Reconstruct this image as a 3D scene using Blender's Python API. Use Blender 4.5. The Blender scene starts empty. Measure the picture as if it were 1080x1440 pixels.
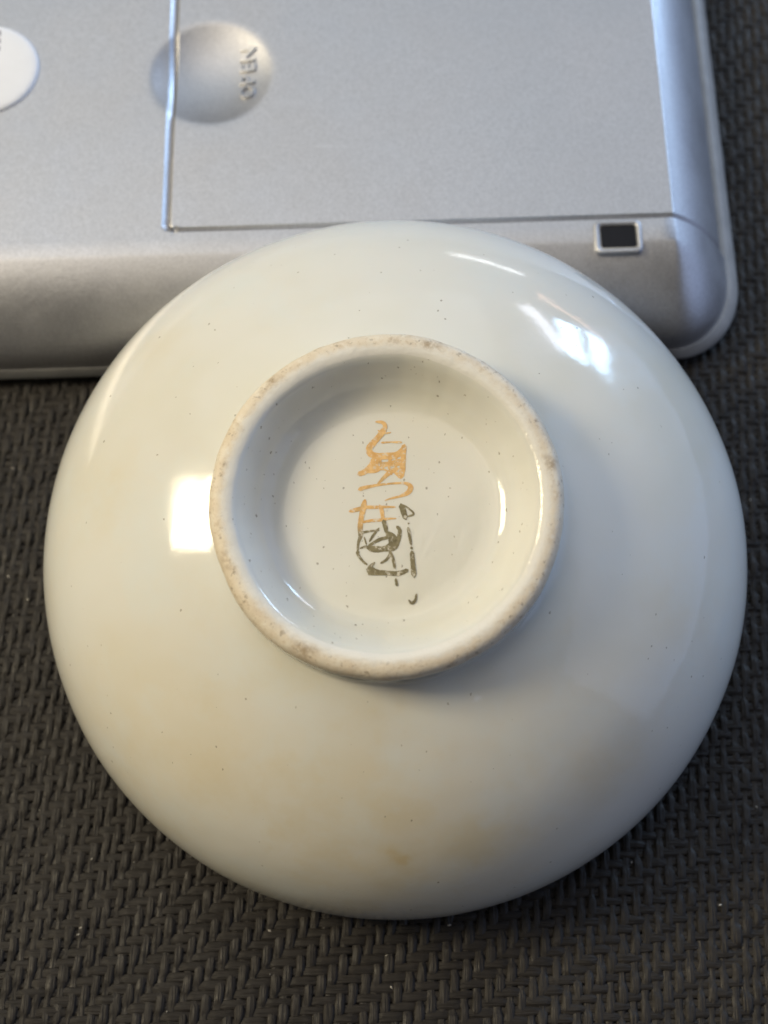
import bpy, bmesh, math, random
import numpy as np
from mathutils import Vector, Matrix, noise

random.seed(7)
np.random.seed(7)
MM = 0.001
sc = bpy.context.scene
col = sc.collection
rad = math.radians

# ------------------------------------------------------------------ camera
CAM_H, CAM_TILT = 175.47, 22.0
cam_d = bpy.data.cameras.new('camera')
cam = bpy.data.objects.new('camera', cam_d)
col.objects.link(cam)
cam.location = (0, 0, CAM_H * MM)
cam.rotation_euler = (rad(CAM_TILT), 0, 0)
cam_d.sensor_fit = 'VERTICAL'
cam_d.sensor_height = 36
cam_d.sensor_width = 27
cam_d.lens = 2163 / 1440 * 36
cam_d.clip_start = 0.01
cam_d.clip_end = 20
cam_d.dof.use_dof = True
cam_d.dof.focus_distance = 0.1575
cam_d.dof.aperture_fstop = 26
cam_d.dof.aperture_blades = 0
sc.camera = cam

# ------------------------------------------------------------------ world and lamps
world = bpy.data.worlds.new('World')
sc.world = world
world.use_nodes = True
bg = world.node_tree.nodes['Background']
bg.inputs[0].default_value = (1.0, 0.92, 0.80, 1)
bg.inputs[1].default_value = 0.075
TARGET = Vector((0, 0.065, 0.03))

def lamp(name, az, el, dist, w, h, power, colour, roll=0.0):
    d = bpy.data.lights.new(name, 'AREA')
    d.shape = 'RECTANGLE'
    d.size, d.size_y = w, h
    d.energy = power
    d.color = colour
    o = bpy.data.objects.new(name, d)
    col.objects.link(o)
    a, e = rad(az), rad(el)
    v = Vector((math.sin(a) * math.cos(e), math.cos(a) * math.cos(e), math.sin(e)))
    o.location = TARGET + v * dist
    o.rotation_euler = (v.to_track_quat('Z', 'Y').to_matrix() @ Matrix.Rotation(rad(roll), 3, 'Z')).to_euler()
    return o

lamp('warm_window_lamp', -82, 40, 0.95, 0.27, 0.25, 7.2, (1.0, 0.85, 0.58))
lamp('blue_window_lamp', 42, 12.5, 1.3, 0.10, 0.30, 2.1, (0.45, 0.70, 1.0), 32)
lamp('blue_window_lamp', 37.6, 16.5, 1.3, 0.10, 0.32, 2.3, (0.45, 0.70, 1.0), 32)
lamp('pale_window_lamp', 31.5, 19, 1.35, 0.10, 0.36, 1.2, (0.85, 0.88, 1.0), 60)
lamp('pink_window_lamp', 33, 5, 1.3, 0.34, 0.025, 0.14, (1.0, 0.62, 0.45), 0)
lamp('side_wall_lamp', 78, 20, 2.4, 4.6, 2.6, 27.0, (0.48, 0.63, 1.0))
lamp('ceiling_bounce_lamp', -18, 47, 1.4, 1.8, 1.1, 4.4, (0.74, 0.87, 1.0))
lamp('added_warm_fill_lamp', -55, 74, 1.4, 1.2, 0.7, 4.3, (1.0, 0.91, 0.80))  # added overhead fill, not a real fixture; brightens the device's front edge
lamp('far_window_lamp', 15, -1.2, 0.9, 0.20, 0.018, 0.14, (0.95, 0.97, 1.0))

sc.view_settings.view_transform = 'Standard'
sc.view_settings.look = 'None'
sc.view_settings.exposure = 0.0
sc.view_settings.gamma = 1.0
sc.view_settings.use_curve_mapping = False
sc.render.engine = 'CYCLES'
sc.cycles.use_denoising = True
sc.cycles.max_bounces = 8
sc.cycles.sample_clamp_indirect = 4.0

# ------------------------------------------------------------------ material helpers
def new_mat(name):
    m = bpy.data.materials.new(name)
    m.use_nodes = True
    nt = m.node_tree
    return m, nt, nt.nodes['Principled BSDF']

def node(nt, kind, **kw):
    n = nt.nodes.new(kind)
    for k, v in kw.items():
        if k in n.inputs.keys():
            n.inputs[k].default_value = v
        else:
            setattr(n, k, v)
    return n

def ramp(nt, src, stops):
    r = nt.nodes.new('ShaderNodeValToRGB')
    el = r.color_ramp.elements
    el[0].position, el[0].color = stops[0][0], tuple(stops[0][1]) + (1,)
    el[1].position, el[1].color = stops[-1][0], tuple(stops[-1][1]) + (1,)
    for p, c in stops[1:-1]:
        e = el.new(p)
        e.color = tuple(c) + (1,)
    nt.links.new(src, r.inputs[0])
    return r.outputs[0]

def mix(nt, fac, a, b, blend='MIX'):
    m = nt.nodes.new('ShaderNodeMix')
    m.data_type = 'RGBA'
    m.blend_type = blend
    for s, v in ((m.inputs[0], fac), (m.inputs[6], a), (m.inputs[7], b)):
        if hasattr(v, 'is_linked'):
            nt.links.new(v, s)
        elif isinstance(v, (int, float)):
            s.default_value = v
        else:
            s.default_value = tuple(v) + (1,)
    return m.outputs[2]

def math_n(nt, op, a, b=None, clamp=False):
    m = nt.nodes.new('ShaderNodeMath')
    m.operation = op
    m.use_clamp = clamp
    for s, v in ((m.inputs[0], a), (m.inputs[1], b)):
        if v is None:
            continue
        if hasattr(v, 'is_linked'):
            nt.links.new(v, s)
        else:
            s.default_value = v
    return m.outputs[0]

def coords(nt, kind='Object', scale=(1, 1, 1), rot=(0, 0, 0)):
    t = nt.nodes.new('ShaderNodeTexCoord')
    mp = nt.nodes.new('ShaderNodeMapping')
    mp.inputs['Scale'].default_value = scale
    mp.inputs['Rotation'].default_value = rot
    nt.links.new(t.outputs[kind], mp.inputs[0])
    return mp.outputs[0]

def noise_t(nt, vec, scale, detail=3, rough=0.55):
    n = node(nt, 'ShaderNodeTexNoise', Scale=scale, Detail=detail, Roughness=rough)
    nt.links.new(vec, n.inputs['Vector'])
    return n.outputs['Fac']

def bump(nt, height, strength, distance, normal=None):
    b = node(nt, 'ShaderNodeBump', Strength=strength, Distance=distance)
    nt.links.new(height, b.inputs['Height'])
    if normal:
        nt.links.new(normal, b.inputs['Normal'])
    return b.outputs[0]

def specks(nt, vec, scale, radius, keep):
    """sparse dots: one per voronoi cell, only a share of the cells kept"""
    v = node(nt, 'ShaderNodeTexVoronoi', Scale=scale)
    nt.links.new(vec, v.inputs['Vector'])
    sep = nt.nodes.new('ShaderNodeSeparateColor')
    nt.links.new(v.outputs['Color'], sep.inputs[0])
    size = math_n(nt, 'MULTIPLY', sep.outputs[1], radius)
    inside = math_n(nt, 'LESS_THAN', v.outputs['Distance'], size)
    kept = math_n(nt, 'LESS_THAN', sep.outputs[0], keep)
    return math_n(nt, 'MULTIPLY', inside, kept)

def blob(nt, vec, centre, radius):
    d = nt.nodes.new('ShaderNodeVectorMath')
    d.operation = 'DISTANCE'
    nt.links.new(vec, d.inputs[0])
    d.inputs[1].default_value = tuple(c * MM for c in centre)
    r = node(nt, 'ShaderNodeMapRange', interpolation_type='SMOOTHERSTEP')
    nt.links.new(d.outputs['Value'], r.inputs[0])
    r.inputs[1].default_value = 0.0
    r.inputs[2].default_value = radius * MM
    r.inputs[3].default_value = 1.0
    r.inputs[4].default_value = 0.0
    return r.outputs[0]

# ------------------------------------------------------------------ materials
def glaze_material(name, stains=(), S1=900, SR=0.11, SK=0.4):
    m, nt, p = new_mat(name)
    v = coords(nt)
    c = ramp(nt, noise_t(nt, v, 45, 3), [(0.28, (0.69, 0.68, 0.60)), (0.5, (0.72, 0.72, 0.675)), (0.72, (0.73, 0.745, 0.72))])
    # warp the coordinates a little so the stains are uneven
    nz = node(nt, 'ShaderNodeTexNoise', Scale=260.0, Detail=3.0)
    nt.links.new(v, nz.inputs['Vector'])
    off = nt.nodes.new('ShaderNodeVectorMath')
    off.operation = 'MULTIPLY_ADD'
    nt.links.new(nz.outputs['Color'], off.inputs[0])
    off.inputs[1].default_value = (0.006,) * 3
    nt.links.new(v, off.inputs[2])
    for centre, r, colour, s in stains:
        cc = tuple(x + 3 for x in centre)
        f = math_n(nt, 'MULTIPLY', blob(nt, off.outputs[0], cc, r), s)
        c = mix(nt, f, c, colour)
    if stains:
        half = blob(nt, off.outputs[0], (-3, -27, 20), 46)
        mott = ramp(nt, noise_t(nt, coords(nt, rot=(0.5, 1.1, 0.2)), 150, 6, 0.65), [(0.47, (0,) * 3), (0.72, (0.5,) * 3)])
        c = mix(nt, math_n(nt, 'MULTIPLY', half, mott), c, (0.67, 0.585, 0.39))
        mot2 = ramp(nt, noise_t(nt, coords(nt, rot=(1.5, 0.1, 2.2)), 90, 5, 0.6), [(0.5, (0,) * 3), (0.72, (0.6,) * 3)])
        c = mix(nt, mot2, c, (0.70, 0.745, 0.74))
    # iron specks in the glaze and tiny pin holes
    nz2 = node(nt, 'ShaderNodeTexNoise', Scale=5200.0, Detail=2.0)
    nt.links.new(v, nz2.inputs['Vector'])
    wv2 = nt.nodes.new('ShaderNodeVectorMath')
    wv2.operation = 'MULTIPLY_ADD'
    nt.links.new(nz2.outputs['Color'], wv2.inputs[0])
    wv2.inputs[1].default_value = (0.00028,) * 3
    nt.links.new(v, wv2.inputs[2])
    mp2 = nt.nodes.new('ShaderNodeMapping')
    mp2.inputs['Scale'].default_value = (1.0, 0.7, 0.8)
    mp2.inputs['Rotation'].default_value = (0, 0, 0.6)
    nt.links.new(wv2.outputs[0], mp2.inputs[0])
    c = mix(nt, math_n(nt, 'MULTIPLY', specks(nt, mp2.outputs[0], S1, SR, SK), 0.6), c, (0.17, 0.14, 0.09))
    c = mix(nt, math_n(nt, 'MULTIPLY', specks(nt, wv2.outputs[0], S1 * 0.6, SR * 0.6, SK * 0.6), 0.5), c, (0.24, 0.20, 0.13))
    nt.links.new(c, p.inputs['Base Color'])
    rr = ramp(nt, noise_t(nt, v, 140, 4), [(0.35, (0.07,) * 3), (0.75, (0.16,) * 3)])
    nt.links.new(rr, p.inputs['Roughness'])
    p.inputs['IOR'].default_value = 1.5
    p.inputs['Subsurface Weight'].default_value = 0.18
    p.inputs['Subsurface Radius'].default_value = (1.0, 0.8, 0.6)
    p.inputs['Subsurface Scale'].default_value = 0.0015
    b1 = bump(nt, noise_t(nt, v, 70, 2), 0.35, 0.0006)
    b2 = bump(nt, noise_t(nt, v, 900, 2), 0.12, 0.00008, b1)
    nt.links.new(b2, p.inputs['Normal'])
    return m

M = {}
Y1, Y2 = (0.66, 0.55, 0.30), (0.69, 0.62, 0.46)
M['glaze'] = glaze_material('cream_glaze', [((0.6, -33.8, 18.6), 1.8, (0.58, 0.40, 0.13), 0.8), ((0.6, -33.8, 18.6), 4.5, Y1, 0.35), ((7.4, -32.1, 19.6), 6.0, Y1, 0.5), ((-1, -27, 24), 8.0, Y2, 0.5), ((-16, -24.5, 22.8), 9.0, Y2, 0.4),
                            ((29, -10, 22), 7.0, Y2, 0.35), ((-28, 3, 21), 8.0, Y2, 0.3), ((20, -24, 19), 8.0, Y2, 0.4), ((-24, 20, 20), 6.0, Y2, 0.25), ((9, -17.8, 28), 0.9, (0.86, 0.89, 0.93), 0.9), ((2, -31, 20), 22.0, (0.70, 0.62, 0.44), 0.45), ((-22, -20, 20), 20.0, (0.71, 0.64, 0.47), 0.42)])
M['well'] = glaze_material('well_glaze', S1=1350, SR=0.15, SK=0.85)

def biscuit():
    m, nt, p = new_mat('unglazed_clay')
    v = coords(nt)
    c = ramp(nt, noise_t(nt, v, 520, 4, 0.6), [(0.3, (0.67, 0.58, 0.45)), (0.5, (0.72, 0.64, 0.51)), (0.72, (0.77, 0.72, 0.61))])
    d = ramp(nt, noise_t(nt, v, 330, 5, 0.7), [(0.60, (0,) * 3), (0.74, (1,) * 3)])
    c = mix(nt, math_n(nt, 'MULTIPLY', d, 0.5), c, (0.42, 0.32, 0.20))
    g = ramp(nt, noise_t(nt, coords(nt, rot=(0.7, 0.1, 2)), 1900, 4, 0.75), [(0.53, (0,) * 3), (0.66, (0.5,) * 3)])
    c = mix(nt, g, c, (0.48, 0.37, 0.24))
    d2 = ramp(nt, noise_t(nt, coords(nt, rot=(1, 2, 0.3)), 1500, 3, 0.6), [(0.61, (0,) * 3), (0.68, (1,) * 3)])
    c = mix(nt, math_n(nt, 'MULTIPLY', d2, 0.55), c, (0.20, 0.15, 0.10))
    w = ramp(nt, noise_t(nt, coords(nt, rot=(2, 0.3, 1)), 1100, 3, 0.6), [(0.6, (0,) * 3), (0.72, (1,) * 3)])
    c = mix(nt, math_n(nt, 'MULTIPLY', w, 0.5), c, (0.82, 0.80, 0.74))
    for ctr, r in (((4.4, 15.1, 34), 2.2), ((15.4, 3.3, 34), 1.7), ((-14.6, -5.5, 34), 1.8), ((-7.6, -14, 34), 2.2), ((-11.2, 11.7, 34), 2.0), ((0.8, 15.6, 34), 1.2), ((-14.9, 3.5, 34), 1.4)):
        f = math_n(nt, 'MULTIPLY', blob(nt, v, ctr, r), ramp(nt, noise_t(nt, v, 900, 4, 0.7), [(0.40, (0,) * 3), (0.58, (0.7,) * 3)]))
        c = mix(nt, f, c, (0.27, 0.18, 0.09))
    # the glaze thins out over the inner side of the crest
    flat = nt.nodes.new('ShaderNodeVectorMath')
    flat.operation = 'MULTIPLY'
    nt.links.new(v, flat.inputs[0])
    flat.inputs[1].default_value = (1, 1, 0)
    ln = nt.nodes.new('ShaderNodeVectorMath')
    ln.operation = 'LENGTH'
    nt.links.new(flat.outputs[0], ln.inputs[0])
    rr = math_n(nt, 'MULTIPLY_ADD', noise_t(nt, v, 480, 4, 0.65), 0.0016)
    rr.node.inputs[2].default_value = -0.0008
    rad_ = math_n(nt, 'ADD', ln.outputs['Value'], rr)
    mr = node(nt, 'ShaderNodeMapRange', interpolation_type='SMOOTHSTEP')
    nt.links.new(rad_, mr.inputs[0])
    mr.inputs[1].default_value = 0.0152
    mr.inputs[2].default_value = 0.0161
    mr.inputs[3].default_value = 1.0
    mr.inputs[4].default_value = 0.0
    film = mr.outputs[0]
    c = mix(nt, film, c, (0.76, 0.745, 0.69))
    nt.links.new(c, p.inputs['Base Color'])
    ro = node(nt, 'ShaderNodeMapRange')
    nt.links.new(film, ro.inputs[0])
    ro.inputs[3].default_value = 0.58
    ro.inputs[4].default_value = 0.16
    nt.links.new(ro.outputs[0], p.inputs['Roughness'])
    b1 = bump(nt, noise_t(nt, v, 420, 4, 0.6), 0.28, 0.0004)
    nt.links.new(bump(nt, noise_t(nt, v, 2600, 3, 0.6), 0.32, 0.0001, b1), p.inputs['Normal'])
    return m
M['biscuit'] = biscuit()

def gold(name, a, b, metal, rough):
    m, nt, p = new_mat(name)
    v = coords(nt)
    nt.links.new(ramp(nt, noise_t(nt, v, 1500, 4, 0.6), [(0.35, a), (0.65, b)]), p.inputs['Base Color'])
    base = p.inputs['Base Color'].links[0].from_socket
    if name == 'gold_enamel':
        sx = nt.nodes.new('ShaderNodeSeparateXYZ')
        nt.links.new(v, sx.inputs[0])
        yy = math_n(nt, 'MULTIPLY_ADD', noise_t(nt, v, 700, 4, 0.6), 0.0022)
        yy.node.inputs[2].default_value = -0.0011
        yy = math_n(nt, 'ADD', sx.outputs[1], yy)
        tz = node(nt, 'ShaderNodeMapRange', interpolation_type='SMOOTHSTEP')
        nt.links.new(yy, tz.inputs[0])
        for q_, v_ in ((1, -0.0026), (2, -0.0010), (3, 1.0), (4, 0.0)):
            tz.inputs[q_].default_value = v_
        base = mix(nt, tz.outputs[0], base, (0.22, 0.19, 0.11))  # gold's dark reflection painted into the colour of the lower strokes
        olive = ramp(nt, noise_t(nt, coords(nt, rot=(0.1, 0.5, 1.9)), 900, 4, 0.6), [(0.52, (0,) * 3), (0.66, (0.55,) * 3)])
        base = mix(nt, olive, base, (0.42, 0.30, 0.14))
    worn = ramp(nt, noise_t(nt, coords(nt, rot=(0.3, 0.2, 0.9)), 2100, 5, 0.7), [(0.54, (0,) * 3), (0.64, (0.8,) * 3)])
    nt.links.new(mix(nt, worn, base, (0.70, 0.66, 0.56)), p.inputs['Base Color'])
    nt.links.new(math_n(nt, 'MULTIPLY', math_n(nt, 'SUBTRACT', 1.0, worn), metal), p.inputs['Metallic'])
    p.inputs['Roughness'].default_value = rough
    nt.links.new(bump(nt, noise_t(nt, v, 3000, 3), 0.4, 0.00006), p.inputs['Normal'])
    return m
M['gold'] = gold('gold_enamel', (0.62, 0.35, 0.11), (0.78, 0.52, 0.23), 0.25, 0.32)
M['dark_reflection'] = gold('gold_dark_reflection', (0.15, 0.13, 0.07), (0.27, 0.235, 0.135), 0.5, 0.4)  # same gold with its dark reflection put into the base colour

def silver():
    m, nt, p = new_mat('silver_paint')
    v = coords(nt)
    c = ramp(nt, noise_t(nt, v, 3800, 2), [(0.3, (0.455, 0.46, 0.485)), (0.7, (0.58, 0.585, 0.615))])
    c = mix(nt, ramp(nt, noise_t(nt, v, 60, 4, 0.6), [(0.4, (0,) * 3), (0.8, (0.35,) * 3)]), c, (0.48, 0.48, 0.495))
    nt.links.new(c, p.inputs['Base Color'])
    p.inputs['Metallic'].default_value = 0.9
    rr = ramp(nt, noise_t(nt, v, 180, 5, 0.65), [(0.3, (0.39,) * 3), (0.75, (0.45,) * 3)])
    scr = None
    for ang, sc_ in ((0.35, 900), (-0.9, 1300), (1.3, 1100)):
        n_ = noise_t(nt, coords(nt, scale=(0.035, 1, 1), rot=(0, 0, ang)), sc_, 2, 0.5)
        f_ = ramp(nt, n_, [(0.70, (0,) * 3), (0.74, (1,) * 3)])
        scr = f_ if scr is None else math_n(nt, 'MAXIMUM', scr, f_)
    patch = ramp(nt, noise_t(nt, coords(nt, rot=(0, 0, 0.7)), 70, 3), [(0.45, (0,) * 3), (0.65, (1,) * 3)])
    scr = math_n(nt, 'MULTIPLY', scr, patch)
    smudge = ramp(nt, noise_t(nt, coords(nt, rot=(0, 0, 2.0)), 55, 5, 0.65), [(0.42, (0,) * 3), (0.7, (0.10,) * 3)])
    rr = math_n(nt, 'ADD', rr, smudge)
    rr = math_n(nt, 'ADD', rr, math_n(nt, 'MULTIPLY', scr, -0.10))
    nt.links.new(rr, p.inputs['Roughness'])
    nt.links.new(mix(nt, math_n(nt, 'MULTIPLY', scr, 0.35), c, (0.80, 0.80, 0.82)), p.inputs['Base Color'])
    b1 = bump(nt, noise_t(nt, v, 1300, 3, 0.6), 0.22, 0.0001)
    nt.links.new(bump(nt, noise_t(nt, v, 4200, 2), 0.25, 0.00004, b1), p.inputs['Normal'])
    return m
M['silver'] = silver()

def plain(name, colour, rough, metal=0.0, bscale=0.0, bstr=0.0, var=0.12):
    m, nt, p = new_mat(name)
    v = coords(nt)
    lo = tuple(x * (1 - var) for x in colour)
    hi = tuple(min(1, x * (1 + var)) for x in colour)
    nt.links.new(ramp(nt, noise_t(nt, v, 400, 4), [(0.3, lo), (0.7, hi)]), p.inputs['Base Color'])
    p.inputs['Roughness'].default_value = rough
    p.inputs['Metallic'].default_value = metal
    if bscale:
        nt.links.new(bump(nt, noise_t(nt, v, bscale, 3), bstr, 0.0001), p.inputs['Normal'])
    return m
M['lip'] = plain('pale_grey_plastic', (0.33, 0.33, 0.33), 0.42, 0.0, 900, 0.2)
M['dark'] = plain('black_plastic', (0.008, 0.008, 0.011), 0.55)
M['dark'].node_tree.nodes['Principled BSDF'].inputs['Specular IOR Level'].default_value = 0.2
M['white'] = plain('white_rubber', (0.80, 0.83, 0.90), 0.5, var=0.02)
M['print'] = plain('grey_print', (0.30, 0.30, 0.33), 0.6)
M['backing'] = plain('dark_backing', (0.010, 0.0095, 0.009), 0.9)

def thread(name, along):
    m, nt, p = new_mat(name)
    sx = (0.06, 1, 1) if along == 'x' else (1, 0.06, 1)
    v = coords(nt, scale=sx)
    info = nt.nodes.new('ShaderNodeObjectInfo')
    base = ramp(nt, noise_t(nt, v, 2600, 3, 0.6), [(0.3, (0.012, 0.0108, 0.010)), (0.7, (0.031, 0.0275, 0.0248))])
    base = mix(nt, ramp(nt, info.outputs['Random'], [(0, (0,) * 3), (1, (0.5,) * 3)]), base, (0.020, 0.018, 0.017))
    dirt = ramp(nt, noise_t(nt, coords(nt), 110, 4, 0.6), [(0.45, (0,) * 3), (0.75, (0.4,) * 3)])
    base = mix(nt, dirt, base, (0.034, 0.031, 0.028))
    nt.links.new(base, p.inputs['Base Color'])
    rr = ramp(nt, noise_t(nt, coords(nt), 700, 3), [(0.3, ((0.52 if along == 'x' else 0.42),) * 3), (0.7, (0.72,) * 3)])
    nt.links.new(rr, p.inputs['Roughness'])
    p.inputs['Specular IOR Level'].default_value = 0.25 if along == 'x' else 0.3
    nt.links.new(bump(nt, noise_t(nt, v, 3600, 2), 0.9, 0.00022), p.inputs['Normal'])
    return m
M['warp'] = thread('warp_yarn', 'y')
M['weft'] = thread('weft_yarn', 'x')

# ------------------------------------------------------------------ object helpers
def mesh_obj(name, verts, faces, mat, parent=None, smooth=True, mats=None, idx=None):
    me = bpy.data.meshes.new(name)
    me.from_pydata([tuple(x * MM for x in v) for v in verts], [], faces)
    for mt in (mats or [mat]):
        me.materials.append(mt)
    if idx is not None:
        me.polygons.foreach_set('material_index', idx)
    me.polygons.foreach_set('use_smooth', [smooth] * len(me.polygons))
    me.update()
    o = bpy.data.objects.new(name, me)
    col.objects.link(o)
    if parent:
        o.parent = parent
    return o

def fix_normals(o):
    bm = bmesh.new()
    bm.from_mesh(o.data)
    bmesh.ops.remove_doubles(bm, verts=bm.verts, dist=1e-6)
    bmesh.ops.recalc_face_normals(bm, faces=bm.faces)
    bm.to_mesh(o.data)
    bm.free()

def sharp(o, deg):
    bm = bmesh.new()
    bm.from_mesh(o.data)
    for e in bm.edges:
        if len(e.link_faces) == 2 and e.calc_face_angle(0) > rad(deg):
            e.smooth = False
    bm.to_mesh(o.data)
    bm.free()

def empty(name, loc=(0, 0, 0), label=None, cat=None):
    o = bpy.data.objects.new(name, None)
    o.empty_display_size = 0.01
    col.objects.link(o)
    o.location = [x * MM for x in loc]
    if label:
        o['label'] = label
        o['category'] = cat
    return o

# ------------------------------------------------------------------ woven mat: every yarn its own ribbon
PX, PY = 1.23, 1.03            # warp and weft spacing
X0, X1, YA, YB = -76, 76, -8, 172
SKX, SKY = 0.080, 0.042        # warp lean, weft rise
ZC, AMP = -0.26, 0.11
nwarp = int((X1 - X0) / PX)
nweft = int((YB - YA) / PY)

mat_o = mesh_obj('woven_mat', [(X0 - 8, YA - 6, -0.95), (X1 + 8, YA - 6, -0.95), (X1 + 8, YB + 6, -0.95), (X0 - 8, YB + 6, -0.95),
                               (X0 - 8, YA - 6, -1.8), (X1 + 8, YA - 6, -1.8), (X1 + 8, YB + 6, -1.8), (X0 - 8, YB + 6, -1.8)],
                 [(0, 1, 2, 3), (7, 6, 5, 4), (0, 4, 5, 1), (1, 5, 6, 2), (2, 6, 7, 3), (3, 7, 4, 0)], M['backing'], smooth=False)
mat_o['kind'] = 'structure'
mat_o['label'] = 'dark grey-brown twill woven mat under the bowl and the silver device'

def warp_over(i, j):
    return ((i - j) % 4) in (0, 1)

SUB = 4
def smooth_path(levels, k):
    """levels: +1/-1 at each crossing; k samples per crossing, flat on floats, quick between"""
    n = len(levels)
    t = np.arange((n - 1) * k + 1) / k
    i0 = np.minimum(t.astype(int), n - 2)
    f = t - i0
    a, b = levels[i0], levels[i0 + 1]
    s = f * f * (3 - 2 * f)
    return t, a + (b - a) * s

def ribbon(name, P, S, width, thick, mat):
    """P: centre line (n,3), S: sideways unit vector (n,3)"""
    n = len(P)
    prof = [(-1.0, -0.8), (-0.90, 0.30), (-0.5, 0.86), (0.0, 1.0), (0.5, 0.86), (0.90, 0.30), (1.0, -0.8)]
    V = np.zeros((n, len(prof), 3))
    for q, (a, b) in enumerate(prof):
        V[:, q] = P + S * (a * width[:, None] * 0.5)
        V[:, q, 2] += b * thick
    m = len(prof)
    idx = np.arange(n * m).reshape(n, m)
    F = np.stack([idx[:-1, :-1], idx[:-1, 1:], idx[1:, 1:], idx[1:, :-1]], -1).reshape(-1, 4)
    me = bpy.data.meshes.new(name)
    me.vertices.add(n * m)
    me.vertices.foreach_set('co', (V.reshape(-1) * MM).astype(np.float32))
    me.loops.add(F.size)
    me.loops.foreach_set('vertex_index', F.reshape(-1).astype(np.int32))
    me.polygons.add(len(F))
    me.polygons.foreach_set('loop_start', np.arange(0, F.size, 4, dtype=np.int32))
    me.polygons.foreach_set('use_smooth', np.ones(len(F), dtype=bool))
    me.update(calc_edges=True)
    me.materials.append(mat)
    o = bpy.data.objects.new(name, me)
    col.objects.link(o)
    o.parent = mat_o
    return o

def wobble(n, step, amp):
    k = max(4, int(n / step) + 3)
    r = np.random.normal(0, amp, k)
    return np.interp(np.linspace(0, k - 1, n), np.arange(k), r)

wx = np.random.normal(0, 0.055, nwarp)
wy = np.random.normal(0, 0.03, nweft)
ymid = 60.0
for i in range(nwarp):
    lv = np.array([1.0 if warp_over(i, j) else -1.0 for j in range(nweft)])
    t, z = smooth_path(lv, SUB)
    n = len(t)
    y = YA + t * PY
    x = X0 + i * PX + wx[i] + SKX * (y - ymid) + wobble(n, 7, 0.035)
    # floats lean a little, the way they do in a twill
    x = x + 0.06 * z
    P = np.stack([x, y, ZC + AMP * z * (1 + wobble(n, 9, 0.22)) + wobble(n, 6, 0.026)], -1)
    S = np.tile(np.array([[1.0, -SKX, 0.0]]), (n, 1))
    w = 0.86 * PX * (1 + wobble(n, 5, 0.11)) * (0.96 + 0.05 * z)
    ribbon('warp_thread', P, S, w, 0.15, M['warp'])
for j in range(nweft):
    lv = np.array([-1.0 if warp_over(i, j) else 1.0 for i in range(nwarp)])
    t, z = smooth_path(lv, SUB)
    n = len(t)
    x = X0 + t * PX
    y = YA + j * PY + wy[j] + SKY * x + wobble(n, 7, 0.03)
    xs = x + SKX * (y - ymid)
    P = np.stack([xs, y, ZC - 0.02 + AMP * z * (1 + wobble(n, 9, 0.2)) + wobble(n, 6, 0.024)], -1)
    S = np.tile(np.array([[-SKY, 1.0, 0.0]]), (n, 1))
    w = 1.02 * PY * (1 + wobble(n, 5, 0.10))
    ribbon('weft_thread', P, S, w, 0.10, M['weft'])

# crumbs of lint caught in the weave
V, F = [], []
for q in range(46):
    x, y = random.uniform(-52, 56), random.uniform(12, 84)
    a, l, h = random.uniform(0, math.pi), random.uniform(0.08, 0.26), random.uniform(0.05, 0.10)
    ca, sa = math.cos(a), math.sin(a)
    b = len(V)
    for (p, t, z) in ((-1, 0, 0), (0, -0.45, 0), (1, 0.1, 0), (0.1, 0.5, 0), (0, 0, 1), (0.2, 0.1, -1)):
        V.append((x + (p * ca - t * sa) * l, y + (p * sa + t * ca) * l, -0.01 + z * h))
    F += [(b, b + 1, b + 4), (b + 1, b + 2, b + 4), (b + 2, b + 3, b + 4), (b + 3, b, b + 4), (b + 1, b, b + 5), (b + 2, b + 1, b + 5), (b + 3, b + 2, b + 5), (b, b + 3, b + 5)]
lint = mesh_obj('lint', V, F, plain('pale_lint', (0.42, 0.40, 0.36), 0.7, var=0.3), mat_o, smooth=False)
lint['kind'] = 'stuff'

# ------------------------------------------------------------------ silver device
HT, ZL = 13.02, 3.0
WF, WR = 10.3, 8.5
UL, VB = -128.0, 80.0
dev = empty('handheld_device', (44.4, 92.0, 0), 'silver plastic handheld device lying face down behind and under the edge of the bowl', 'device')
eu = (math.cos(rad(2.0)), math.sin(rad(2.0)))
ev = (-math.sin(rad(1.0)), math.cos(rad(1.0)))

def D(u, v, z):
    return (u * eu[0] + v * ev[0], u * eu[1] + v * ev[1], z)

def to_uv(x, y):
    x -= 44.4
    y -= 92.0
    det = eu[0] * ev[1] - ev[0] * eu[1]
    return ((x * ev[1] - y * ev[0]) / det, (y * eu[0] - x * eu[1]) / det)

DIMP = to_uv(-22.2, 126.7)
DR, DD = 7.9, 1.65

def dimple(u, v):
    d = math.hypot(u - DIMP[0], v - DIMP[1]) / DR
    if d >= 1.35:
        return 0.0
    # spherical hollow with a softened rim
    Rs = (1 + (DD / DR) ** 2) / (2 * DD / DR)
    def cap(q):
        return (math.sqrt(max(0, Rs * Rs - q * q)) - (Rs - DD / DR)) * DR
    h = cap(min(d, 1.0)) if d < 1 else -(d - 1) * DR * 0.45
    k = 0.16
    return -(h + math.sqrt(h * h + k * k)) / 2 if d < 1.5 else 0.0

CU, CV = -70.6, 13.25          # left and front edge of the battery cover

def pocket(u, v):
    # the pocket's front corner is rounded
    q = 1.25 - (v - CV)
    if 0 < q <= 1.25 + 0.2:
        q = min(q, 1.25)
        u = u - (1.25 - math.sqrt(1.25 * 1.25 - q * q))
    if u <= CU - 1.0: du = 0
    elif u <= CU - 0.08: du = 0.55 * ((u - (CU - 1.0)) / 0.92) ** 0.8
    else: du = 1.5
    if v <= CV - 0.12: dv = 0
    elif v <= CV - 0.06: dv = 0.15
    else: dv = 1.5
    return -min(du, dv)

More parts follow.
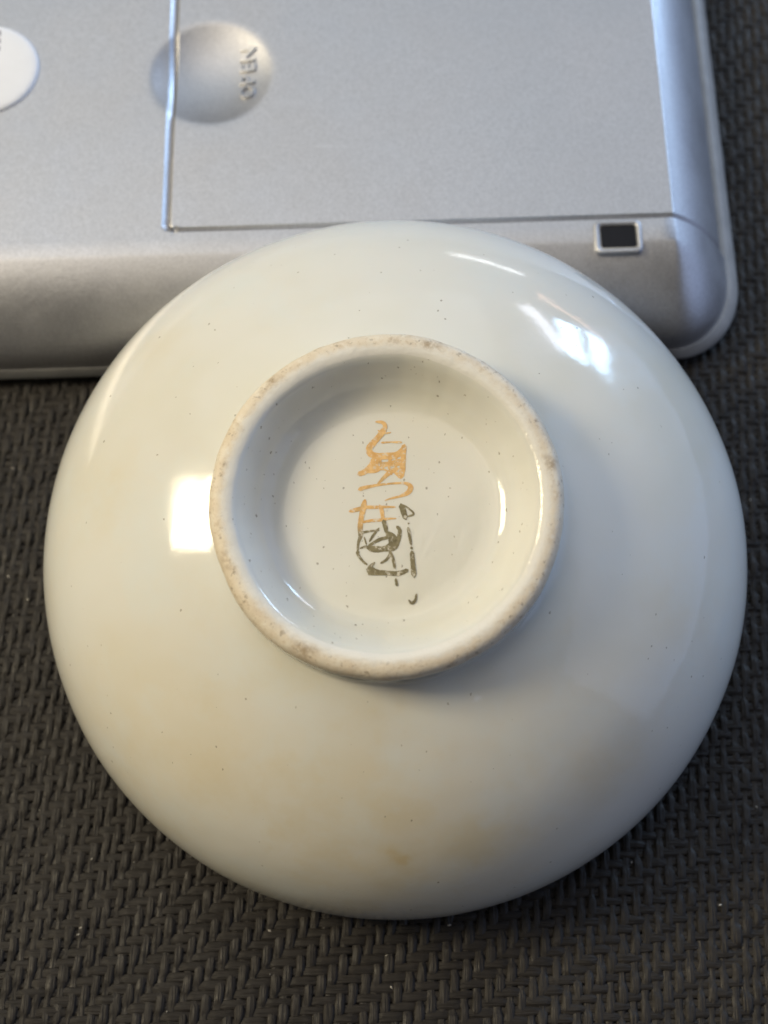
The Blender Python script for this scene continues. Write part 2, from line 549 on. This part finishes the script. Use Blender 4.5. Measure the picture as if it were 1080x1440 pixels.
def lines(a, b, step, extra=(), fine=()):
    s = set()
    x = a
    while x < b - 1e-6:
        s.add(round(x, 4))
        x += step
    s.add(b)
    for p, q, st in fine:
        x = p
        while x < q:
            if a < x < b:
                s.add(round(x, 4))
            x += st
    for x in extra:
        if a <= x <= b:
            s.add(round(x, 4))
    r = sorted(s)
    out = [r[0]]
    for x in r[1:]:
        if x - out[-1] > 0.012:
            out.append(x)
    return out

def skirt_g(s, mixr):
    front = 0.27 * s + 0.73 * (1 - math.sqrt(max(0, 1 - s ** 2.0)))
    right = 0.46 * s + 0.54 * s ** 2.3
    # soft start so the crease catches a thin line of light
    k = 0.06
    e = s if s > k else s * s / k * 0.5 + s * 0.5
    g = front * (1 - mixr) + right * mixr
    return g * (e / max(s, 1e-6))

fineu = [(DIMP[0] - 10.8, DIMP[0] + 10.8, 0.3)]
finev = [(DIMP[1] - 10.8, DIMP[1] + 10.8, 0.3)]
# body top
us = lines(UL, -WR, 2.0, (CU - 1.0, CU - 0.75, CU - 0.5, CU - 0.25, CU - 0.08, CU - 0.03), fineu + [(CU, CU + 1.4, 0.07)])
vs = lines(WF, VB, 2.0, (CV - 0.12, CV - 0.06, CV - 0.02), finev + [(CV, CV + 1.4, 0.1)])
V, F = [], []
gi = {}
for a, u in enumerate(us):
    for b, v in enumerate(vs):
        gi[a, b] = len(V)
        V.append(D(u, v, HT + dimple(u, v) + pocket(u, v)))
for a in range(len(us) - 1):
    for b in range(len(vs) - 1):
        F.append((gi[a, b], gi[a + 1, b], gi[a + 1, b + 1], gi[a, b + 1]))
# skirt: front, corner, right
path = []
for u in us:
    path.append(((u, WF), (u, 0.0), 0.0))
for k in range(1, 25):
    a = k / 24 * math.pi / 2
    path.append(((-WR, WF), (-WR + WR * math.sin(a), WF - WF * math.cos(a)), 0.5 - 0.5 * math.cos(2 * a)))
for v in vs[1:]:
    path.append(((-WR, v), (0.0, v), 1.0))
NS = 26
sv = [(k / NS) ** 0.9 for k in range(NS + 1)]
rows = []
for (pi_, po, mr) in path:
    row = []
    for s in sv:
        u = pi_[0] + (po[0] - pi_[0]) * s
        v = pi_[1] + (po[1] - pi_[1]) * s
        z = HT - (HT - ZL) * skirt_g(s, mr)
        if mr == 1.0:
            pk = -pocket(0, v)
            z -= 0.6 * pk
            u -= 0.45 * pk * s
        row.append(len(V))
        V.append(D(u, v, z))
    rows.append(row)
for k in range(len(rows) - 1):
    for q in range(NS):
        F.append((rows[k][q], rows[k][q + 1], rows[k + 1][q + 1], rows[k + 1][q]))
# closing walls below and at the far sides
low = []
for row in rows:
    x, y, z = V[row[-1]]
    low.append(len(V))
    V.append((x, y, 1.3))
for k in range(len(rows) - 1):
    F.append((rows[k][-1], low[k], low[k + 1], rows[k + 1][-1]))
for strip in ([gi[0, b] for b in range(len(vs))], [gi[a, len(vs) - 1] for a in range(len(us))]):
    prev = None
    for q in strip:
        x, y, z = V[q]
        V.append((x, y, 1.3))
        if prev is not None:
            F.append((prev[0], q, len(V) - 1, prev[1]))
        prev = (q, len(V) - 1)
body = mesh_obj('body', V, F, M['silver'], dev)
fix_normals(body)
sharp(body, 30)

# battery cover: flat top with a front chamfer, wraps over the right edge
CB = 70.0
def cover_off(u, v):
    d = v - (CV + 0.02)
    z = 0.0
    if d < 0.6:
        z = -0.6 * (1 - max(0, d) / 0.6)
    du = u - (CU + 0.05)
    if du < 0.12:
        z = min(z, -0.07 * (1 - max(0, du) / 0.12))
    return z
us = lines(CU + 0.05, -WR, 2.0, (CU + 0.10, CU + 0.17, CU + 0.35, CU + 0.6, CU + 0.9), fineu)
vs = lines(CV + 0.02, CB, 2.0, (CV + 0.2, CV + 0.4, CV + 0.62, CV + 0.8, CV + 1.0), finev)
V, F = [], []
gi = {}
RC = 1.3
for a, u in enumerate(us):
    for b, v in enumerate(vs):
        p, q = u, v
        ca, cb = (CU + 0.05 + RC - u) / RC, (CV + 0.02 + RC - v) / RC
        if ca > 0 and cb > 0:
            k = max(ca, cb) / math.hypot(ca, cb)
            p, q = CU + 0.05 + RC - ca * k * RC, CV + 0.02 + RC - cb * k * RC
        gi[a, b] = len(V)
        V.append(D(p, q, HT + 0.03 + dimple(p, q) + cover_off(u, v)))
for a in range(len(us) - 1):
    for b in range(len(vs) - 1):
        F.append((gi[a, b], gi[a + 1, b], gi[a + 1, b + 1], gi[a, b + 1]))
rows = []
ssv = [0.0, 0.02, 0.04, 0.07] + [0.1 + 0.78 * k / 20 for k in range(21)]
for v in vs:
    row = []
    for s in ssv:
        row.append(len(V))
        V.append(D(-WR + WR * s, v, HT + 0.03 - (HT - ZL) * skirt_g(s, 1.0) + cover_off(-20, v)))
    x = -WR + WR * 0.895
    row.append(len(V))
    V.append(D(x, v, V[row[-2]][2] - 0.55))
    rows.append(row)
for k in range(len(rows) - 1):
    for q in range(len(rows[0]) - 1):
        F.append((rows[k][q], rows[k][q + 1], rows[k + 1][q + 1], rows[k + 1][q]))
def drop(strip, dz):
    prev = None
    for q in strip:
        x, y, z = V[q]
        V.append((x, y, z - dz))
        if prev is not None:
            F.append((prev[0], q, len(V) - 1, prev[1]))
        prev = (q, len(V) - 1)
drop([gi[0, b] for b in range(len(vs))], 0.7)
drop([gi[a, 0] for a in range(len(us))] + rows[0], 0.5)
drop([gi[a, len(vs) - 1] for a in range(len(us))] + rows[-1], 0.7)
cover = mesh_obj('battery_cover', V, F, M['silver'], dev)
fix_normals(cover)
sharp(cover, 30)

# embossed lettering in the finger hollow, reading upward
def letter(ch, u, v, size):
    cu = bpy.data.curves.new('letter', 'FONT')
    cu.body = ch
    cu.size = size * MM * 1.1
    cu.align_x = 'CENTER'
    cu.align_y = 'CENTER'
    cu.extrude = 0.26 * MM
    cu.bevel_depth = 0.05 * MM
    cu.offset = 0.015 * MM
    cu.resolution_u = 4
    tmp = bpy.data.objects.new('tmp_letter', cu)
    col.objects.link(tmp)
    dg = bpy.context.evaluated_depsgraph_get()
    me = bpy.data.meshes.new_from_object(tmp.evaluated_get(dg))
    bpy.data.objects.remove(tmp)
    me.name = 'raised_letter'
    me.materials.clear()
    me.materials.append(M['silver'])
    o = bpy.data.objects.new('raised_letter', me)
    col.objects.link(o)
    o.parent = cover
    e = 0.3
    z = HT + 0.03 + dimple(u, v)
    gx = (dimple(u + e, v) - dimple(u - e, v)) / (2 * e)
    gy = (dimple(u, v + e) - dimple(u, v - e)) / (2 * e)
    nrm = Vector((-gx, -gy, 1)).normalized()
    xa = Vector((0, 1, gy)).normalized()
    ya = nrm.cross(xa)
    mtx = Matrix((xa, ya, nrm)).transposed().to_4x4()
    p = D(u, v, z + 0.04)
    mtx.translation = Vector(p) * MM
    o.matrix_local = mtx
    return o
lu, lv0 = to_uv(-17.5, 127.1)
for k, ch in enumerate('OPEN'):
    letter(ch, lu, lv0 + (k - 1.5) * 1.95, 2.6)

# pale lip that runs round the bottom edge
V, F = [], []
sec = [(-0.6, 3.10), (0.22, 3.12), (0.5, 2.95), (1.15, 2.3), (1.6, 1.75), (1.65, 1.45), (1.3, 1.25), (0.4, 1.2), (-0.6, 1.2)]
pl = []
for k in range(33):
    pl.append((UL + (-WR - UL) * k / 32, 0.0, 0.0, -1.0))
for k in range(1, 33):
    a = k / 33 * math.pi / 2
    nx, ny = math.sin(a) / WR, -math.cos(a) / WF
    L = math.hypot(nx, ny)
    pl.append((-WR + WR * math.sin(a), WF - WF * math.cos(a), nx / L, ny / L))
for k in range(25):
    pl.append((0.0, WF + (VB - WF) * k / 24, 1.0, 0.0))
for (u, v, nx, ny) in pl:
    for (o_, z) in sec:
        V.append(D(u + nx * o_ * (0.22 + 0.78 * max(0, nx)), v + ny * o_ * (0.22 + 0.78 * max(0, nx)), z))
ns = len(sec)
for k in range(len(pl) - 1):
    for q in range(ns):
        F.append((k * ns + q, k * ns + (q + 1) % ns, (k + 1) * ns + (q + 1) % ns, (k + 1) * ns + q))
F.append(tuple(range(ns)))
F.append(tuple((len(pl) - 1) * ns + q for q in range(ns)))
lip = mesh_obj('bottom_lip', V, F, M['lip'], dev)
fix_normals(lip)
sharp(lip, 60)
# face plate the device lies on
V = [D(UL, 2.5, 0.01), D(-3, 2.5, 0.01), D(-3, VB, 0.01), D(UL, VB, 0.01), D(UL, 2.5, 1.9), D(-3, 2.5, 1.9), D(-3, VB, 1.9), D(UL, VB, 1.9)]
mesh_obj('face_plate', V, [(3, 2, 1, 0), (4, 5, 6, 7), (0, 1, 5, 4), (1, 2, 6, 5), (2, 3, 7, 6), (3, 0, 4, 7)], M['dark'], dev, smooth=False)

# strap slot: raised frame and the dark opening in it
def rrect(cu, cv, hu, hv, r, n=6):
    out = []
    for (sx, sy, a0) in ((1, 1, 0), (-1, 1, 90), (-1, -1, 180), (1, -1, 270)):
        for k in range(n + 1):
            a = rad(a0 + 90 * k / n)
            out.append((cu + sx * (hu - r) + r * math.cos(a), cv + sy * (hv - r) + r * math.sin(a)))
    return out
su, sv_ = to_uv(28.75, 102.05)
rings = [(2.95, 2.32, 0.8, -0.75), (2.92, 2.30, 0.8, 0.12), (2.78, 2.18, 0.72, 0.26), (2.45, 1.86, 0.55, 0.26), (2.33, 1.74, 0.45, 0.14), (2.31, 1.72, 0.45, -0.30)]
V, F = [], []
for hu, hv, r, z in rings:
    for (u, v) in rrect(su, sv_, hu, hv, r):
        V.append(D(u, v, HT + z - 0.02 * max(0, -(v - sv_))))
m = len(V) // len(rings)
for k in range(len(rings) - 1):
    for q in range(m):
        F.append((k * m + q, k * m + (q + 1) % m, (k + 1) * m + (q + 1) % m, (k + 1) * m + q))
fr = mesh_obj('slot_frame', V, F, M['silver'], dev)
fix_normals(fr)
sharp(fr, 50)
V = [D(u, v, HT + 0.06) for (u, v) in rrect(su + 0.03, sv_ + 0.09, 2.18, 1.58, 0.38)]
n0 = len(V)
V += [D(u, v, HT - 0.5) for (u, v) in rrect(su + 0.03, sv_ + 0.09, 2.18, 1.58, 0.38)]
F = [tuple(range(n0))] + [(q, (q + 1) % n0, n0 + (q + 1) % n0, n0 + q) for q in range(n0)]
so = mesh_obj('slot_insert', V, F, M['dark'], dev, smooth=False)
V = [D(u, v, HT + 0.035) for (u, v) in rrect(su, sv_, 2.32, 1.73, 0.45)]
mesh_obj('slot_floor', V, [tuple(range(len(V)))], M['lip'], dev, smooth=False)

# white round foot pad with a domed edge and a few printed marks
wu, wv = to_uv(-51.4, 127.0)
V, F = [], []
prof = [(6.95, -0.1), (6.95, 0.12), (6.85, 0.28), (6.6, 0.42), (6.2, 0.50), (5.0, 0.55), (2.5, 0.58)]
N = 72
for r, z in prof:
    for k in range(N):
        a = 2 * math.pi * k / N
        V.append(D(wu + r * math.cos(a), wv + r * math.sin(a), HT + z))
for k in range(len(prof) - 1):
    for q in range(N):
        F.append((k * N + q, k * N + (q + 1) % N, (k + 1) * N + (q + 1) % N, (k + 1) * N + q))
F.append(tuple((len(prof) - 1) * N + q for q in range(N)))
pad = mesh_obj('white_pad', V, F, M['white'], dev)
fix_normals(pad)
for (x, y) in ((-50.05, 132.45), (-50.00, 131.20), (-49.95, 130.00)):
    u, v = to_uv(x, y)
    pts = rrect(u, v, 0.32, 0.40, 0.2, 3)
    V = [D(a, b, HT + 0.575) for a, b in pts] + [D(a, b, HT + 0.5) for a, b in pts]
    n0 = len(pts)
    mesh_obj('printed_mark', V, [tuple(range(n0))] + [(q, n0 + q, n0 + (q + 1) % n0, (q + 1) % n0) for q in range(n0)], M['print'], pad, smooth=False)

# ------------------------------------------------------------------ porcelain bowl, upside down, leaning on the device
bowl = empty('porcelain_bowl', (1.2107, 61.4433, 6.6415), 'small cream porcelain bowl turned upside down with a painted mark in its foot ring', 'bowl')
bowl.rotation_mode = 'XYZ'
RB = Matrix(((0.99952955, -0.00500750, -0.03025879), (0.0, 0.98658166, -0.16326858), (0.03067034, 0.16319177, 0.98611753)))
bowl.rotation_euler = RB.to_euler()
HB, PW = 31.5, 2.4

def wob(a, z, amp, k=1.3):
    return amp * noise.noise(Vector((math.cos(a) * k, math.sin(a) * k, z * 0.05 + 3.7)))

def revolve(name, prof, mat, parent, N=192, amp=0.06, k=1.3, zamp=0.0, **kw):
    V, F = [], []
    for r, z in prof:
        for q in range(N):
            a = 2 * math.pi * q / N
            rr = r + (wob(a, z, amp, k) + 0.35 * wob(a, z + 9, amp, k * 4)) * min(1, r / 6)
            V.append((rr * math.cos(a), rr * math.sin(a), z + (zamp(z) if callable(zamp) else zamp) * wob(a, 31, 1.0, 1.7)))
    for j in range(len(prof) - 1):
        for q in range(N):
            F.append((j * N + q, j * N + (q + 1) % N, (j + 1) * N + (q + 1) % N, (j + 1) * N + q))
    return mesh_obj(name, V, F, mat, parent, **kw)

def body_r(z):
    return 40 * math.sqrt(max(0, 1 - (z / HB) ** PW))
outer = [(39.55, 0.02), (39.85, 0.25), (39.95, 0.6)]
zz = 1.2
while zz < 28.45:
    outer.append((body_r(zz), zz))
    zz += 0.55 if zz < 24 else 0.3
outer += [(body_r(z_), z_) for z_ in (28.5, 28.7, 28.82)]
outer += [(17.32, 28.93), (17.14, 29.02), (17.03, 29.2), (16.98, 29.5), (16.95, 30.6)]
inner = [(39.2, 0.25), (39.0, 0.8)]
zz = 1.6
while zz < 26:
    inner.append((37.6 * math.sqrt(1 - (zz / 28.2) ** PW) + 1.2 * max(0, 1 - zz / 6), zz))
    zz += 1.0
inner += [(12, 27.3), (6, 27.8), (0.05, 27.9)]
bb = revolve('body', list(reversed(inner)) + outer, M['glaze'], bowl, amp=0.10)
fix_normals(bb)
ring_prof = [(17.0, 29.6), (17.0, 30.3), (17.0, 31.0), (17.02, 31.8), (17.04, 32.4), (17.02, 32.9), (16.92, 33.3), (16.7, 33.64), (16.4, 33.86), (16.0, 33.98), (15.6, 34.0), (15.25, 33.97), (15.0, 33.91), (14.80, 33.83), (14.70, 33.77)]
fr = revolve('foot_ring', ring_prof, M['biscuit'], bowl, amp=0.22, k=2.2, zamp=0.10, mats=[M['glaze'], M['biscuit']], idx=[0 if j < 4 else 1 for j in range(len(ring_prof) - 1) for q in range(192)])
well_prof = [(14.70, 33.77), (14.60, 33.71), (14.45, 33.58), (14.28, 33.38), (14.1, 33.10), (13.9, 32.72), (13.66, 32.27), (13.38, 31.75), (13.05, 31.2), (12.67, 30.68), (12.25, 30.22), (11.8, 29.86), (11.35, 29.58), (10.9, 29.40), (10.5, 29.31), (10.0, 29.27), (9.0, 29.27), (6.0, 29.29), (3.0, 29.30), (0.05, 29.30)]
well = revolve('base_well', well_prof, M['well'], bowl, amp=0.22, k=2.2, zamp=lambda z: 0.10 * max(0, (z - 30) / 4))
for o in (fr, well):
    fix_normals(o)
# recalc may point the open shells down: make them face up
for o in (fr, well):
    up = sum(p.normal.z * p.area for p in o.data.polygons)
    if up < 0:
        o.data.flip_normals()

# painted mark: each brush stroke a thin raised ribbon of gold
GOLD = [
[(345,165,10),(390,185,14),(435,180,6)],[(300,395,12),(360,392,14),(420,385,12),(505,365,14)],[(270,425,10),(330,418,14),(400,440,12),(440,470,10)],[(360,345,14),(365,400,14),(372,440,10)],[(470,345,14),(468,400,16),(462,440,14)],
[(330,105,12),(375,110,25),(395,135,30),(380,170,40),(350,210,40),(310,255,45),(285,290,45),(295,325,45),(340,340,40),(400,335,35),(470,330,35),(515,300,40),(525,270,35)],
[(370,250,16),(430,247,10),(505,250,18)],
[(525,280,30),(518,340,35),(512,420,40),(500,490,40)],
[(380,340,25),(330,375,50),(290,420,45),(250,450,40),(210,465,35)],
[(300,370,30),(370,355,25),(440,350,30),(510,330,25)],
[(255,445,25),(330,440,30),(400,400,30),(470,400,30),(515,380,25)],
[(330,370,20),(345,440,25)],[(430,350,22),(420,430,25)],
[(340,535,12),(380,495,25),(430,450,35),(480,430,30)],
[(440,430,22),(470,460,25),(498,490,25)],
[(215,568,30),(260,555,25),(340,540,18),(440,530,14),(530,530,20),(565,555,35),(550,590,35),(500,615,20),(430,632,12),(390,645,6)],
[(150,715,20),(200,705,30),(260,690,25),(350,690,22),(400,688,16),(460,690,12)],
[(255,640,25),(245,690,40),(230,760,35),(222,830,35),(225,880,30),(210,930,18),(205,985,14)],
[(235,790,18),(300,780,20),(370,775,22),(420,768,14),(465,767,10)],
[(355,680,30),(370,720,28),(378,780,22)]]
DARK = [[(380,780,30),(392,820,32),(400,860,25)],[(235,860,20),(290,850,14),(350,845,12)],[(350,830,12),(310,880,18),(285,920,12)],
[(400,860,35),(440,900,60),(440,950,70),(380,970,40),(310,970,45),(260,955,20),(220,965,10)],
[(470,820,20),(490,850,28),(480,910,30),(460,970,25)],[(430,890,20),(360,905,25),(310,930,20),(280,950,20)],[(250,890,10),(265,940,12)],
[(420,990,25),(440,1030,22),(455,1100,20)],[(430,995,20),(400,1040,18),(360,1065,14)],[(205,985,30),(210,1010,20),(240,1050,16),(270,1075,14)],
[(320,1060,12),(290,1090,30),(285,1130,40)],[(280,1110,70),(330,1125,45),(400,1130,32),(470,1135,35),(510,1125,30),(540,1112,28)],
[(500,675,40),(515,720,40),(530,770,35)],[(510,675,12),(550,700,12),(585,738,14),(545,755,12)],[(545,800,12),(552,803,12)],
[(545,830,20),(555,880,22),(565,945,16)],[(566,960,18),(570,972,18)],[(570,990,30),(575,1060,32),(582,1155,36)],[(460,1170,18),(468,1215,20)],[(545,1310,10),(568,1330,22),(590,1310,18),(597,1272,12)]]

def catmull(pts, n=6):
    P = [np.array(p, float) for p in pts]
    P = [2 * P[0] - P[1]] + P + [2 * P[-1] - P[-2]]
    out = []
    for i in range(1, len(P) - 2):
        for k in range(n):
            t = k / n
            a, b, c, d = P[i - 1], P[i], P[i + 1], P[i + 2]
            out.append(0.5 * ((2 * b) + (c - a) * t + (2 * a - 5 * b + 4 * c - d) * t * t + (3 * b - a - 3 * c + d) * t ** 3))
    out.append(P[-2])
    return out

def stroke(pts, mat, k, ws):
    # drawing units to millimetres on the floor of the well
    Q = [(0.014521 * a - 5.90, -0.014912 * b + 10.66, w * ws) for a, b, w in pts]
    C = catmull(Q)
    z = 29.312 + 0.0012 * k
    L, R = [], []
    n = len(C)
    for i, c in enumerate(C):
        t = C[min(i + 1, n - 1)] - C[max(i - 1, 0)]
        l = math.hypot(t[0], t[1]) or 1
        nx, ny = -t[1] / l, t[0] / l
        jit = random.uniform(0.95, 1.05)
        h = max(0.03, c[2] * 0.5) * jit
        if i == 0 or i == n - 1:
            h *= 0.6
        L.append((c[0] + nx * h, c[1] + ny * h))
        R.append((c[0] - nx * h, c[1] - ny * h))
    # blunt brush ends
    t0 = C[0] - C[1]; t1 = C[-1] - C[-2]
    e0 = (C[0][0] + t0[0] / (math.hypot(t0[0], t0[1]) or 1) * C[0][2] * 0.3, C[0][1] + t0[1] / (math.hypot(t0[0], t0[1]) or 1) * C[0][2] * 0.3)
    e1 = (C[-1][0] + t1[0] / (math.hypot(t1[0], t1[1]) or 1) * C[-1][2] * 0.3, C[-1][1] + t1[1] / (math.hypot(t1[0], t1[1]) or 1) * C[-1][2] * 0.3)
    V, F = [], []
    for i in range(n):
        V += [(L[i][0], L[i][1], z), (R[i][0], R[i][1], z), (L[i][0], L[i][1], 29.24), (R[i][0], R[i][1], 29.24)]
    for i in range(n - 1):
        a, b = 4 * i, 4 * i + 4
        F += [(a, a + 1, b + 1, b), (a, b, b + 2, a + 2), (a + 1, a + 3, b + 3, b + 1)]
    i0 = len(V); V += [(e0[0], e0[1], z), (e0[0], e0[1], 29.24), (e1[0], e1[1], z), (e1[0], e1[1], 29.24)]
    e = 4 * (n - 1)
    F += [(1, 0, i0), (0, 2, i0 + 1, i0), (1, i0, i0 + 1, 3), (e, e + 1, i0 + 2), (e, i0 + 2, i0 + 3, e + 2), (e + 1, e + 3, i0 + 3, i0 + 2)]
    o = mesh_obj('brush_stroke', V, F, mat, well, smooth=False)
    fix_normals(o)
    return o
kk = 0
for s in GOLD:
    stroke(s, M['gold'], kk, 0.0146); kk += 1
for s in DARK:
    stroke(s, M['dark_reflection'], kk, 0.0142); kk += 1
